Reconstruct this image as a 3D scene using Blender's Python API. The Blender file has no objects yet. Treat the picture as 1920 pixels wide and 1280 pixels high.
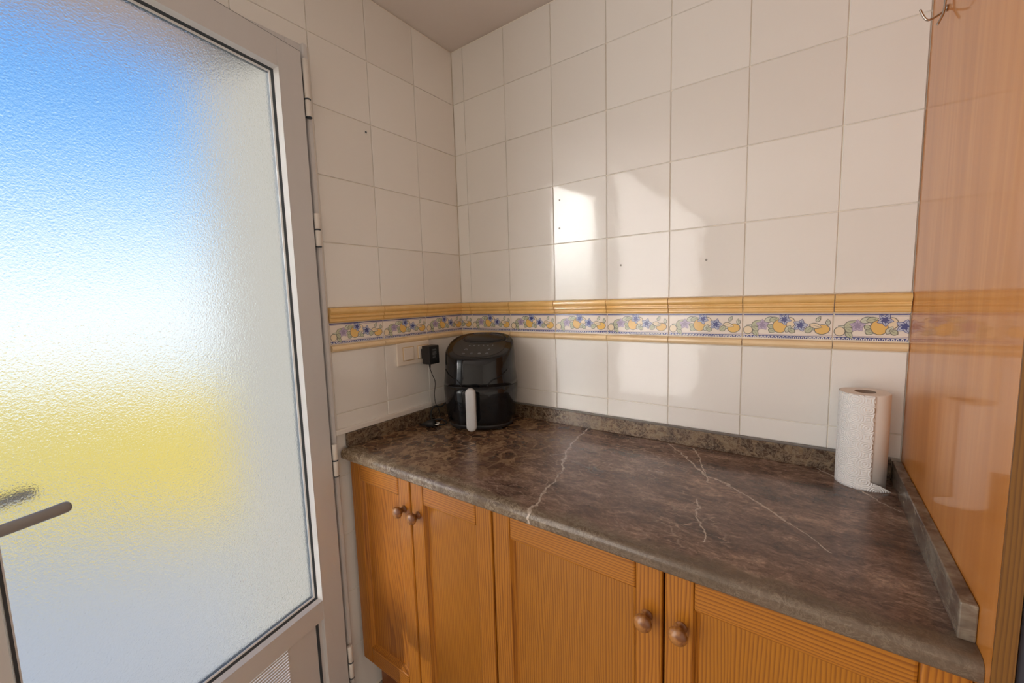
import bpy, bmesh, math, random
from mathutils import Vector, Matrix, noise
random.seed(7)
S = bpy.context.scene
COL = S.collection
PI = math.pi
Z0 = 1.352                       # floor to the top edge of the tile border
def Z(z): return z + Z0

# ------------------------------------------------------------------ camera
def look(yaw, pit, rol):
    cy, sy, cp, sp, cr, sr = math.cos(yaw), math.sin(yaw), math.cos(pit), math.sin(pit), math.cos(rol), math.sin(rol)
    fwd = Vector((sy*cp, cy*cp, sp)); right = Vector((cy, -sy, 0)); up = right.cross(fwd)
    return cr*right + sr*up, -sr*right + cr*up, fwd
cam_d = bpy.data.cameras.new('camera'); cam = bpy.data.objects.new('camera', cam_d); COL.objects.link(cam)
cam_d.sensor_width = 36.0; cam_d.lens = 772.8/1920*36; cam_d.clip_start = .02
r, u, f = look(-.6260, -.1041, -.0297)
M = Matrix(((r.x, u.x, -f.x, 1.2083), (r.y, u.y, -f.y, -1.3103), (r.z, u.z, -f.z, Z(.0124)), (0, 0, 0, 1)))
cam.matrix_world = M
S.camera = cam

# ------------------------------------------------------------------ sky, sun, room light, exposure
W = bpy.data.worlds.new('sky'); S.world = W; W.use_nodes = True
wn = W.node_tree; wn.nodes.clear()
wo = wn.nodes.new('ShaderNodeOutputWorld'); wb = wn.nodes.new('ShaderNodeBackground')
wc = wn.nodes.new('ShaderNodeTexCoord'); ws = wn.nodes.new('ShaderNodeSeparateXYZ'); wr = wn.nodes.new('ShaderNodeValToRGB')
wn.links.new(wc.outputs['Generated'], ws.inputs[0]); wn.links.new(ws.outputs['Z'], wr.inputs[0])
wn.links.new(wr.outputs[0], wb.inputs[0]); wn.links.new(wb.outputs[0], wo.inputs[0])
cr_ = wr.color_ramp
cr_.elements[0].position = 0.0; cr_.elements[0].color = (.86, .90, .93, 1)
cr_.elements[1].position = 1.0; cr_.elements[1].color = (.05, .17, .50, 1)
for p_, c_ in ((.10, (.66, .80, .94, 1)), (.20, (.30, .55, .86, 1)), (.36, (.11, .34, .78, 1)), (.55, (.07, .24, .62, 1))):
    e_ = cr_.elements.new(p_); e_.color = c_
wb.inputs[1].default_value = 1.2

def sun(name, rot, strength, color, angle):
    d = bpy.data.lights.new(name, 'SUN'); d.energy = strength; d.color = color; d.angle = angle
    o = bpy.data.objects.new(name, d); o.rotation_euler = rot; COL.objects.link(o); return o
def area(name, loc, rot, sx, sy, energy, color):
    d = bpy.data.lights.new(name, 'AREA'); d.shape = 'RECTANGLE'; d.size = sx; d.size_y = sy; d.energy = energy; d.color = color
    o = bpy.data.objects.new(name, d); o.location = loc; o.rotation_euler = rot; COL.objects.link(o); return o
SD = Vector((.62, 1.0, -.20)).normalized()           # the way the sunlight travels
sun('sun', SD.to_track_quat('-Z', 'Y').to_euler(), 4.8, (1, .95, .90), math.radians(1.2))
area('side_fill_light', (.03, -3.12, 1.19), (0, -PI/2, 0), 2.2, 2.95, 56, (1, .965, .93))   # added fill light, standing in for an unseen window along the left wall
S.view_settings.view_transform = 'Standard'; S.view_settings.look = 'None'
S.view_settings.exposure = 0.2; S.view_settings.gamma = 1.0; S.view_settings.use_curve_mapping = False
S.cycles.sample_clamp_indirect = 40.0
S.cycles.blur_glossy = 0.0
S.cycles.max_bounces = 14; S.cycles.diffuse_bounces = 6; S.cycles.glossy_bounces = 5; S.cycles.transmission_bounces = 10

# ------------------------------------------------------------------ node helpers
class NT:
    def __init__(s, name):
        s.m = bpy.data.materials.new(name); s.m.use_nodes = True; s.t = s.m.node_tree; s.t.nodes.clear()
        s.out = s.t.nodes.new('ShaderNodeOutputMaterial')
    def n(s, kind, **kw):
        nd = s.t.nodes.new('ShaderNode' + kind)
        for k, v in kw.items(): setattr(nd, k, v)
        return nd
    def put(s, sock, v):
        if v is None: return
        if isinstance(v, bpy.types.NodeSocket): s.t.links.new(v, sock)
        elif isinstance(v, (tuple, list)) and len(v) == 3 and sock.type == 'RGBA': sock.default_value = (*v, 1)
        else: sock.default_value = v
    def math(s, op, a, b=None, c=None, clamp=False):
        nd = s.n('Math', operation=op); nd.use_clamp = clamp
        s.put(nd.inputs[0], a); s.put(nd.inputs[1], b); s.put(nd.inputs[2], c); return nd.outputs[0]
    def vec(s, op, a, b=None, scale=None):
        nd = s.n('VectorMath', operation=op); s.put(nd.inputs[0], a); s.put(nd.inputs[1], b)
        if scale is not None: s.put(nd.inputs['Scale'], scale)
        return nd.outputs['Value'] if op in ('DOT_PRODUCT', 'LENGTH', 'DISTANCE') else nd.outputs[0]
    def coord(s, which='Object'): return s.n('TexCoord').outputs[which]
    def geo(s): return s.n('NewGeometry').outputs['Position']
    def mapping(s, v, loc=(0, 0, 0), rot=(0, 0, 0), scale=(1, 1, 1)):
        nd = s.n('Mapping'); s.put(nd.inputs[0], v); s.put(nd.inputs['Location'], loc); s.put(nd.inputs['Rotation'], rot); s.put(nd.inputs['Scale'], scale)
        return nd.outputs[0]
    def noise(s, v, scale, detail=2, rough=.5, dist=0, col=False):
        nd = s.n('TexNoise'); s.put(nd.inputs['Vector'], v); s.put(nd.inputs['Scale'], scale); s.put(nd.inputs['Detail'], detail)
        s.put(nd.inputs['Roughness'], rough); s.put(nd.inputs['Distortion'], dist)
        return nd.outputs['Color' if col else 'Fac']
    def voro(s, v, scale, feature='F1', out='Distance', rnd=1.0):
        nd = s.n('TexVoronoi', feature=feature); s.put(nd.inputs['Vector'], v); s.put(nd.inputs['Scale'], scale)
        s.put(nd.inputs['Randomness'], rnd); return nd.outputs[out]
    def ramp(s, fac, stops, interp='LINEAR'):
        nd = s.n('ValToRGB'); s.put(nd.inputs[0], fac); cr = nd.color_ramp; cr.interpolation = interp
        while len(cr.elements) < len(stops): cr.elements.new(.5)
        for e, (p, c) in zip(cr.elements, stops):
            e.position = p; e.color = (c, c, c, 1) if isinstance(c, (int, float)) else (*c, 1)
        return nd.outputs[0]
    def mix(s, fac, a, b, blend='MIX'):
        nd = s.n('Mix', data_type='RGBA', blend_type=blend)
        s.put(nd.inputs[0], fac); s.put(nd.inputs[6], a); s.put(nd.inputs[7], b); return nd.outputs[2]
    def sep(s, v):
        nd = s.n('SeparateXYZ'); s.put(nd.inputs[0], v); return nd.outputs
    def comb(s, x, y, z):
        nd = s.n('CombineXYZ'); s.put(nd.inputs[0], x); s.put(nd.inputs[1], y); s.put(nd.inputs[2], z); return nd.outputs[0]
    def rnd(s): return s.n('ObjectInfo').outputs['Random']
    def bump(s, h, strength, dist=.001):
        nd = s.n('Bump'); s.put(nd.inputs['Height'], h); s.put(nd.inputs['Strength'], strength); s.put(nd.inputs['Distance'], dist)
        return nd.outputs[0]
    def bsdf(s, color, rough=.5, ior=1.5, metal=0, normal=None, coat=0, coat_rough=.05, **kw):
        b = s.n('BsdfPrincipled'); s.put(b.inputs['Base Color'], color); s.put(b.inputs['Roughness'], rough); s.put(b.inputs['IOR'], ior)
        s.put(b.inputs['Metallic'], metal); s.put(b.inputs['Coat Weight'], coat); s.put(b.inputs['Coat Roughness'], coat_rough)
        if normal is not None: s.put(b.inputs['Normal'], normal)
        for k, v in kw.items(): s.put(b.inputs[k.replace('_', ' ')], v)
        s.t.links.new(b.outputs[0], s.out.inputs[0]); return s.m

def plain(name, color, rough=.5, ior=1.5, metal=0, coat=0, coat_rough=.05, vary=.0):
    t = NT(name)
    c = color
    if vary:
        k = t.noise(t.coord(), 9, 3)
        c = t.mix(k, tuple(x*(1-vary) for x in color), tuple(min(1, x*(1+vary)) for x in color))
    return t.bsdf(c, rough, ior, metal, None, coat, coat_rough)

# ------------------------------------------------------------------ materials
def m_tile():
    t = NT('white_glazed_tile'); P = t.geo()
    k = t.noise(P, 5, 2); R = t.rnd()
    c = t.mix(R, (.79, .765, .725), (.855, .84, .805))
    c = t.mix(t.math('MULTIPLY', k, .25), c, (.76, .745, .715))
    w = t.noise(P, 16, 1); w2 = t.noise(P, 70, 2)
    h = t.math('ADD', w, t.math('MULTIPLY', w2, .06))
    return t.bsdf(c, .08, 1.6, normal=t.bump(h, .16, .004))
M_TILE = m_tile()
M_GROUT = plain('pale_grout', (.84, .79, .70), .85, vary=.08)
def m_mold():
    t = NT('ochre_glaze'); P = t.geo(); k = t.noise(P, 30, 3)
    c = t.mix(k, (.74, .44, .13), (.84, .57, .24))
    return t.bsdf(c, .12, 1.7)
M_OCHRE = m_mold()
M_OCHRE_PALE = (lambda t: t.bsdf(t.mix(t.noise(t.geo(), 30, 3), (.80, .57, .30), (.88, .70, .44)), .12, 1.7))(NT('pale_ochre_glaze'))
M_DECOR = (lambda t: t.bsdf(t.mix(t.noise(t.geo(), 60, 2), (.84, .78, .70), (.80, .70, .62)), .10, 1.7))(NT('decor_tile_glaze'))
def ink(n, c): return plain('print_' + n, c, .12, 1.7)
INK = dict(line=ink('outline', (.115, .115, .10)), lemon=ink('lemon', (.80, .50, .13)), pale=ink('cream', (.82, .68, .48)), leaf=ink('leaf', (.50, .52, .36)),
           leaf2=ink('leaf_pale', (.62, .64, .52)), blue=ink('blue', (.05, .065, .24)), lilac=ink('lilac', (.30, .24, .38)), sky=ink('flower_blue', (.48, .52, .66)),
           white=ink('white', (.86, .84, .82)), violet=ink('violet', (.52, .43, .58)))
M_CEIL = (lambda t: t.bsdf(t.mix(t.noise(t.geo(), 2.5, 3), (.66, .60, .56), (.76, .71, .67)), .9))(NT('ceiling_paint'))
M_PLASTER = plain('exterior_plaster', (.27, .26, .235), .9, vary=.05)
M_SOFFIT = plain('soffit_paint', (.66, .50, .44), .9, vary=.05)
M_ROOMWALL = plain('room_wall_paint', (.80, .76, .70), .8)
M_FLOOR = plain('floor_tile', (.36, .31, .27), .35, vary=.15)
M_TERRACE = plain('terrace_tile', (.70, .68, .64), .6, vary=.06)
M_YELLOW = plain('yellow_render', (.68, .52, .10), .9, vary=.06)
M_ALU = plain('white_lacquered_aluminium', (.66, .65, .65), .32)
M_ALU_IN = plain('white_bead', (.82, .83, .83), .22)
M_GASKET = plain('dark_gasket', (.045, .06, .075), .55)
M_WHITEPL = plain('white_trim_plastic', (.76, .72, .67), .3)
M_SWITCH = plain('ivory_switch_plastic', (.80, .73, .64), .28)
M_SWITCH_LINE = plain('ochre_rim', (.58, .42, .22), .35)
M_CHROME = plain('steel_hook', (.55, .50, .45), .2, metal=1)
M_HANDLE = plain('grey_lacquered_handle', (.27, .255, .245), .35)
M_SLIT = plain('louvre_lip', (.86, .84, .82), .3)

def m_glass():
    t = NT('frosted_glass'); P = t.geo()
    h = t.noise(P, 260, 2, .6)
    g = t.n('BsdfGlass'); t.put(g.inputs['Color'], (.97, .985, .98)); t.put(g.inputs['Roughness'], .25); t.put(g.inputs['IOR'], 1.45)
    t.put(g.inputs['Normal'], t.bump(h, .7, .0014))
    t.t.links.new(g.outputs[0], t.out.inputs[0]); return t.m
M_GLASS = m_glass()

def m_pine(name, axis, pal, gloss=.14, freq=150., coat=.32, wave=5.):
    """varnished pine; growth lines run along the given axis of the piece"""
    t = NT(name); o = t.coord('Object'); R = t.rnd()
    off = t.comb(t.math('MULTIPLY', R, 7.3), t.math('MULTIPLY', R, 3.1), t.math('MULTIPLY', R, 11.7))
    p = t.vec('ADD', o, off); x, y, z = t.sep(p)
    across, along = (x, z) if axis == 'z' else (z, x)
    q = t.comb(across, t.math('MULTIPLY', along, .09), 0.0)
    broad = t.noise(q, 4.5, 2, .5)
    fine = t.noise(t.comb(across, t.math('MULTIPLY', along, .10), 0.0), 30, 2, .5)
    ph = t.math('ADD', t.math('MULTIPLY', across, freq), t.math('ADD', t.math('MULTIPLY', broad, wave), t.math('MULTIPLY', fine, 2.6)))
    s_ = t.math('FRACT', ph)
    line = t.ramp(s_, [(0, .0), (.42, .15), (.70, .80), (.86, 1.0), (1.0, .0)])
    pore = t.noise(t.comb(t.math('MULTIPLY', across, 900.), t.math('MULTIPLY', along, 18.), 0.0), 1, 2)
    k = t.math('MULTIPLY', line, t.math('ADD', .50, t.math('MULTIPLY', broad, .8)), clamp=True)
    c = t.mix(k, pal[0], pal[1])
    c = t.mix(t.math('MULTIPLY', broad, .55), c, pal[2])
    c = t.mix(t.ramp(pore, [(.55, 0), (.8, .35)]), c, pal[1])
    return t.bsdf(c, .42, 1.42, coat=coat, coat_rough=gloss, normal=t.bump(k, .03, .0003))
PAL = ((.47, .180, .013), (.17, .045, .004), (.36, .122, .009))
PINE_V = m_pine('varnished_pine_upright', 'z', PAL)
PINE_H = m_pine('varnished_pine_across', 'x', PAL)
PINE_P = m_pine('varnished_pine_panel', 'z', ((.42, .160, .008), (.165, .045, .003), (.36, .130, .007)), freq=170., wave=6.)
PINE_C = m_pine('varnished_pine_flamed', 'z', ((.45, .170, .015), (.18, .048, .004), (.37, .125, .010)), freq=75., wave=26.)
PINE_D = m_pine('dark_pine_molding', 'z', ((.26, .075, .012), (.15, .04, .008), (.20, .06, .01)))
PINE_E = m_pine('pine_edge', 'z', ((.20, .085, .010), (.10, .036, .005), (.16, .064, .008)), gloss=.4, freq=240., wave=3.)
M_KNOB = (lambda t: t.bsdf(t.mix(t.ramp(t.noise(t.vec('MULTIPLY', t.coord(), (1, .25, 1)), 60, 3, dist=.6), [(.4, 0), (.62, 1)]), (.42, .175, .038), (.17, .055, .012)), .35, coat=.5, coat_rough=.08))(NT('turned_wood_knob'))

def m_board():
    t = NT('orange_wood_laminate'); P = t.geo(); x, y, z = t.sep(P)
    q = t.comb(t.math('MULTIPLY', y, 1.0), t.math('MULTIPLY', z, .07), 0.0)
    a = t.noise(q, 13, 3, .55, .3); b = t.noise(t.comb(t.math('MULTIPLY', y, 1.), t.math('MULTIPLY', z, .03), 2.), 70, 3)
    c = t.ramp(a, [(.30, (.50, .19, .030)), (.5, (.58, .235, .045)), (.56, (.62, .27, .065)), (.72, (.54, .20, .034))])
    c = t.mix(t.ramp(b, [(.45, 0), (.75, .35)]), c, (.44, .15, .022))
    c = t.mix(1.0, c, (1.04, .94, .70), 'MULTIPLY')
    return t.bsdf(c, .45, 1.42, coat=.6, coat_rough=.06)
M_BOARD = m_board()

def m_marble(name, stone=.5, veins=True, rim=None, tint=None):
    """brown breccia laminate: dark pebbles in a tan net on the left, smeared plum-brown clouds on the right, pale veins"""
    t = NT(name); P = t.geo(); x, y, z = t.sep(P)
    wob = t.noise(P, 9, 4, .6, 0, True)
    warp = t.vec('SCALE', t.vec('SUBTRACT', wob, (.5, .5, .5)), None, .05)
    wob2 = t.noise(P, 45, 3, .6, 0, True)
    warp2 = t.vec('SCALE', t.vec('SUBTRACT', wob2, (.5, .5, .5)), None, .012)
    Pw = t.vec('ADD', P, t.vec('ADD', warp, warp2))
    # breccia
    e1 = t.voro(Pw, 26, 'DISTANCE_TO_EDGE'); c1 = t.voro(Pw, 26, 'F1', 'Color'); e2 = t.voro(Pw, 75, 'DISTANCE_TO_EDGE'); c2 = t.voro(Pw, 75, 'F1', 'Color')
    r1 = t.sep(c1)[0]; r2 = t.sep(c2)[1]
    peb = t.ramp(e1, [(.04, 0), (.09, 1)]); peb2 = t.ramp(e2, [(.04, 0), (.11, 1)])
    dark = t.mix(t.math('MULTIPLY', t.math('ADD', r1, r2), .75), (.022, .009, .006), (.115, .060, .037))
    tan = t.mix(t.noise(Pw, 90, 4, .7), (.16, .094, .053), (.36, .245, .15))
    big = t.math('MULTIPLY', peb, t.ramp(r1, [(.62, 1), (.72, 0)]))
    small = t.math('MULTIPLY', peb2, t.ramp(r2, [(.55, 1), (.65, 0)]))
    bre = t.mix(t.math('MAXIMUM', t.math('MULTIPLY', big, .9), t.math('MULTIPLY', small, .8)), tan, dark)
    if tint:
        bre = t.mix(1.0, bre, tint, 'MULTIPLY'); fn = t.ramp(t.noise(Pw, 60, 5, .7, 1.), [(.44, 0), (.5, .6), (.56, 0)]); bre = t.mix(fn, bre, (.26, .21, .155))
    # clouds
    q = t.mapping(Pw, (0, 0, 0), (0, 0, math.radians(-24)), (1.0, 2.6, 2))
    cl = t.noise(q, 8, 8, .74, .3)
    clouds = t.ramp(cl, [(.34, (.048, .029, .023)), (.45, (.105, .064, .050)), (.53, (.150, .095, .074)), (.60, (.22, .145, .112)), (.70, (.34, .24, .19))])
    e3 = t.voro(q, 15, 'DISTANCE_TO_EDGE')
    clouds = t.mix(t.math('MULTIPLY', t.ramp(e3, [(0, .7), (.045, 0)]), t.ramp(t.noise(P, 6, 2), [(.42, 0), (.6, 1)])), clouds, (.30, .215, .17))
    fl = t.ramp(t.noise(t.mapping(Pw, (0, 0, 0), (0, 0, math.radians(-24)), (1, 2, 2)), 70, 5, .75, .4), [(.36, .62), (.5, 1.0), (.62, 1.45), (.72, 2.1)])
    clouds = t.mix(1.0, clouds, fl, 'MULTIPLY')
    side = t.ramp(t.math('ADD', x, t.math('MULTIPLY', t.math('SUBTRACT', t.noise(P, 5, 4, .6), .5), .55)), [(stone - .10, 0), (stone + .12, 1)])
    c = t.mix(side, bre, clouds)
    if rim:                                                  # the printed border of finer, greener net along the nose
        kk = t.ramp(t.math('ADD', y, t.math('MULTIPLY', t.math('SUBTRACT', t.noise(P, 14, 3), .5), .10)), [(0, 1), (.012, 0)])
        nd = kk.node; nd.color_ramp.elements[0].position = 0.0
        yy = t.math('ADD', t.math('ADD', y, rim), t.math('MULTIPLY', t.math('SUBTRACT', t.noise(P, 14, 3), .5), .09))
        kk = t.ramp(yy, [(0.0, 1), (.022, 0)])
        net = t.ramp(t.noise(Pw, 55, 5, .72, 1.2), [(.44, 0), (.50, 1), (.56, 0)])
        net = t.math('MULTIPLY', net, t.ramp(t.noise(P, 18, 3), [(.35, .2), (.6, 1)]))
        rimc = t.mix(net, t.mix(t.noise(Pw, 40, 5, .7), (.060, .042, .029), (.20, .150, .100)), (.40, .33, .24))
        rimc = t.mix(t.ramp(x, [(.55, 0), (.95, .75)]), rimc, (.085, .062, .046)); c = t.mix(t.math('MULTIPLY', kk, .85), c, rimc)
    if veins:
        vw = t.vec('ADD', P, t.vec('ADD', t.vec('SCALE', t.vec('SUBTRACT', t.noise(P, 22, 3, .6, 0, True), (.5, .5, .5)), None, .035), warp2))
        vx, vy, vz = t.sep(vw); q2 = t.comb(vx, vy, 0.0); tot = None
        V = [((.5959, -.015), (.6035, -.121), .0040), ((.6035, -.121), (.6286, -.245), .0042), ((.6286, -.245), (.6846, -.3705), .0042), ((.6846, -.3705), (.7027, -.4717), .0022),
             ((.7027, -.4717), (.7311, -.610), .0040),
             ((.869, -.031), (.936, -.107), .0028), ((.936, -.107), (1.004, -.206), .0034), ((1.004, -.206), (1.0577, -.232), .0030), ((1.0577, -.232), (1.131, -.2955), .0034),
             ((1.131, -.2955), (1.19, -.36), .0034), ((1.19, -.36), (1.257, -.432), .0018),
             ((.941, -.03), (.976, -.114), .0026), ((.976, -.114), (1.0234, -.2534), .0028),
             ((1.2376, -.0203), (1.2793, -.0655), .0030), ((1.2793, -.0655), (1.378, -.1917), .0020), ((1.016, -.3535), (1.0645, -.518), .0022),
             ((.876, -.252), (.911, -.254), .0016), ((.655, -.235), (.60, -.30), .0014)]
        for (a, b, w) in V:
            ba = (b[0]-a[0], b[1]-a[1], 0); L2 = ba[0]**2 + ba[1]**2
            pa = t.vec('SUBTRACT', q2, (a[0], a[1], 0))
            h = t.math('DIVIDE', t.vec('DOT_PRODUCT', pa, ba), L2, clamp=True)
            d = t.vec('LENGTH', t.vec('SUBTRACT', pa, t.vec('SCALE', ba, None, h)))
            k = t.math('SUBTRACT', 1.0, t.math('DIVIDE', d, w), clamp=True)
            tot = k if tot is None else t.math('MAXIMUM', tot, k)
        brk = t.ramp(t.noise(P, 60, 3, .7), [(.30, .35), (.55, 1)])
        vv = t.math('MULTIPLY', t.ramp(tot, [(.05, 0), (.55, .85)]), brk)
        c = t.mix(vv, c, (.50, .42, .36))
    c = t.mix(1.0, c, (1.15, 1.13, 1.06), 'MULTIPLY')
    return t.bsdf(c, .20, 1.5, normal=t.bump(t.noise(P, 500, 2), .05, .0003))
M_MARBLE = m_marble('brown_marble_laminate', .50, True, .585)
M_SPLASH = m_marble('brown_marble_upstand', 3.0, False, None, (.62, .66, .70))
def m_splash_r():
    t = NT('brown_marble_upstand_streaked'); P = t.geo()
    q = t.mapping(P, (0, 0, 0), (math.radians(35), 0, 0), (3, 3.0, 9))
    a = t.noise(q, 9, 5, .65, .5)
    c = t.ramp(a, [(.3, (.045, .029, .022)), (.46, (.105, .070, .053)), (.58, (.18, .14, .105)), (.72, (.30, .26, .20))])
    x, y, z = t.sep(P)
    pale = t.ramp(t.math('ADD', t.noise(P, 8, 4, .7), t.math('MULTIPLY', y, -.25)), [(.58, 0), (.72, .65)])
    c = t.mix(pale, c, t.mix(t.noise(P, 70, 4), (.16, .14, .105), (.34, .30, .23)))
    return t.bsdf(c, .24)
M_SPLASH_R = m_splash_r()
M_SEAL = plain('grey_sealing_strip', (.16, .145, .135), .4)

M_BLACK = plain('glossy_black_plastic', (.006, .0065, .008), .07, 1.42)
M_BLACK2 = plain('satin_black_plastic', (.012, .0125, .014), .22, 1.42)
M_BLACKM = plain('matt_black_plastic', (.012, .012, .013), .5)
M_SILVER = plain('silver_grey_plastic', (.46, .46, .46), .38)
M_ICON = plain('grey_icon_print', (.24, .25, .27), .4)
M_LABEL = plain('grey_label_print', (.20, .21, .22), .6)
M_CABLE = plain('black_cable', (.012, .012, .012), .5)
M_PRONG = plain('nickel_prong', (.75, .74, .72), .2, metal=1)
def m_paper():
    t = NT('embossed_kitchen_paper'); uv = t.coord('UV'); x, y, z = t.sep(uv)
    def rings(ox, oy):
        cx = t.math('SUBTRACT', t.math('FRACT', t.math('ADD', t.math('DIVIDE', x, .046), ox)), .5)
        cy = t.math('SUBTRACT', t.math('FRACT', t.math('ADD', t.math('DIVIDE', y, .042), oy)), .5)
        return t.math('SQRT', t.math('ADD', t.math('MULTIPLY', cx, cx), t.math('MULTIPLY', cy, cy)))
    d = t.math('MINIMUM', rings(0, 0), rings(.5, .5))
    h = t.math('SINE', t.math('MULTIPLY', d, 62.))
    dots = t.voro(uv, 520, 'F1')
    hh = t.math('ADD', h, t.math('MULTIPLY', dots, .5))
    return t.bsdf((.90, .895, .88), .9, 1.3, normal=t.bump(hh, .6, .0010))
M_PAPER = m_paper()
M_PAPER_S = plain('smooth_paper', (.84, .80, .76), .9, 1.3)
M_CARD = plain('cardboard_core', (.30, .23, .18), .9)
M_FRIDGE = plain('dark_grey_appliance', (.045, .045, .055), .35)
M_HOLE = plain('dark_hole', (.36, .34, .31), .8)

# ------------------------------------------------------------------ mesh helpers
def mesh_from(bm, name, mats, smooth=False):
    me = bpy.data.meshes.new(name); bm.normal_update(); bm.to_mesh(me); bm.free()
    for m in (mats if isinstance(mats, (list, tuple)) else [mats]): me.materials.append(m)
    if smooth:
        for p in me.polygons: p.use_smooth = True
    return me
def obj(name, me, parent=None, loc=(0, 0, 0), rot=(0, 0, 0), label=None):
    o = bpy.data.objects.new(name, me); COL.objects.link(o); o.location = loc; o.rotation_euler = rot
    if parent is not None: o.parent = parent
    if label: o['label'] = label
    return o
def thing(name, label, cat, loc=(0, 0, 0), rotz=0, group=None):
    o = bpy.data.objects.new(name, None); COL.objects.link(o); o.empty_display_size = .05
    o.location = loc; o.rotation_euler = (0, 0, rotz); o['label'] = label; o['category'] = cat
    if group: o['group'] = group
    return o
def structure(o, label=None):
    o['kind'] = 'structure'
    if label: o['label'] = label
    return o
def add_box(bm, lo, hi, bev=0, seg=1):
    vs = [bm.verts.new((x, y, z)) for x in (lo[0], hi[0]) for y in (lo[1], hi[1]) for z in (lo[2], hi[2])]
    q = [(0, 1, 3, 2), (4, 6, 7, 5), (0, 4, 5, 1), (2, 3, 7, 6), (0, 2, 6, 4), (1, 5, 7, 3)]
    fs = [bm.faces.new([vs[i] for i in f_]) for f_ in q]
    if bev:
        es = list({e for f_ in fs for e in f_.edges})
        bmesh.ops.bevel(bm, geom=es, offset=bev, segments=seg, affect='EDGES', profile=.5)
def box(name, lo, hi, mat, parent=None, bev=0, seg=1, label=None, smooth=False):
    """a box whose object origin sits at its low corner"""
    bm = bmesh.new(); add_box(bm, (0, 0, 0), tuple(h-l for l, h in zip(lo, hi)), bev, seg)
    return obj(name, mesh_from(bm, name, mat, smooth), parent, lo, label=label)
def boxes(name, lst, mat, parent=None, bev=0):
    bm = bmesh.new()
    for lo, hi in lst: add_box(bm, lo, hi, bev)
    return obj(name, mesh_from(bm, name, mat), parent)
def add_tube(bm, pts, rad, n=8, cap=True):
    pts = [Vector(p) for p in pts]; rads = rad if isinstance(rad, (list, tuple)) else [rad]*len(pts)
    rings = []; prev = None
    for i, p in enumerate(pts):
        d = (pts[min(i+1, len(pts)-1)] - pts[max(i-1, 0)]).normalized()
        if prev is None:
            a = Vector((0, 0, 1)) if abs(d.z) < .9 else Vector((1, 0, 0)); nx = d.cross(a).normalized()
        else:
            nx = (prev - d*prev.dot(d)).normalized()
        prev = nx; ny = d.cross(nx)
        rings.append([bm.verts.new(p + (nx*math.cos(2*PI*k/n) + ny*math.sin(2*PI*k/n))*rads[i]) for k in range(n)])
    for a, b in zip(rings, rings[1:]):
        for k in range(n): bm.faces.new((a[k], a[(k+1) % n], b[(k+1) % n], b[k]))
    if cap:
        bm.faces.new(rings[0][::-1]); bm.faces.new(rings[-1])
def spline(pts, n=10):
    pts = [Vector(p) for p in pts]; out = []
    for i in range(len(pts)-1):
        p0, p1, p2, p3 = pts[max(i-1, 0)], pts[i], pts[i+1], pts[min(i+2, len(pts)-1)]
        for k in range(n):
            t = k/n
            out.append(.5*((2*p1) + (p2-p0)*t + (2*p0-5*p1+4*p2-p3)*t*t + (3*p1-p0-3*p2+p3)*t**3))
    out.append(pts[-1]); return out
def tube(name, pts, rad, mat, parent=None, n=8, label=None):
    bm = bmesh.new(); add_tube(bm, pts, rad, n)
    return obj(name, mesh_from(bm, name, mat, True), parent, label=label)
def add_lathe(bm, prof, n=24, mtx=Matrix.Identity(4)):
    """profile of (radius, height) about +Z, then mtx"""
    rings = []
    for r_, h in prof:
        if r_ < 1e-6: rings.append([bm.verts.new(mtx @ Vector((0, 0, h)))])
        else: rings.append([bm.verts.new(mtx @ Vector((r_*math.cos(2*PI*k/n), r_*math.sin(2*PI*k/n), h))) for k in range(n)])
    for a, b in zip(rings, rings[1:]):
        if len(a) == 1 and len(b) == 1: continue
        for k in range(n):
            k2 = (k+1) % n
            if len(a) == 1: bm.faces.new((a[0], b[k2], b[k]))
            elif len(b) == 1: bm.faces.new((a[k], a[k2], b[0]))
            else: bm.faces.new((a[k], a[k2], b[k2], b[k]))
def add_prism(bm, prof, x0, x1):
    """profile of (y, z) points extruded along X"""
    a = [bm.verts.new((x0, y, z)) for y, z in prof]; b = [bm.verts.new((x1, y, z)) for y, z in prof]; n = len(prof)
    for k in range(n): bm.faces.new((a[k], a[(k+1) % n], b[(k+1) % n], b[k]))
    bm.faces.new(a[::-1]); bm.faces.new(b)
    bmesh.ops.recalc_face_normals(bm, faces=bm.faces[:])

# ------------------------------------------------------------------ the setting: shell
TH = .006                       # tile thickness; fronts lie on x = 0 and y = 0
CEIL = Z(1.004)
wall_back = structure(boxes('wall_back', [((-.62, TH-.002, -.02), (2.70, .16, CEIL))], M_GROUT), 'tiled back wall above the counter')
bm = bmesh.new()
add_box(bm, (-.62, -.672, -.02), (-TH+.002, TH-.002, CEIL))                 # between door and corner, porch deep
add_box(bm, (-.10, -1.46, Z(.752)), (-TH+.002, -.672, CEIL))                # over the door
# beyond the latch side: an opening added for the fill light, behind the viewer
add_box(bm, (-.11, -1.62, -.02), (-TH+.002, -1.46, CEIL)); add_box(bm, (-.11, -4.90, -.02), (-TH+.002, -4.62, CEIL))
add_box(bm, (-.11, -4.62, -.02), (-TH+.002, -1.62, .06)); add_box(bm, (-.11, -4.62, 2.31), (-TH+.002, -1.62, CEIL))
wall_left = structure(obj('wall_left', mesh_from(bm, 'wall_left', M_GROUT)), 'tiled wall with the glazed door')
structure(box('sun_block_slab', (-.10, -4.62, .06), (-.02, -1.62, 2.31), M_ROOMWALL), 'opaque slab added behind the viewer to keep the sun out')  # unseen slab added to stop sun coming through the opening
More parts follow.
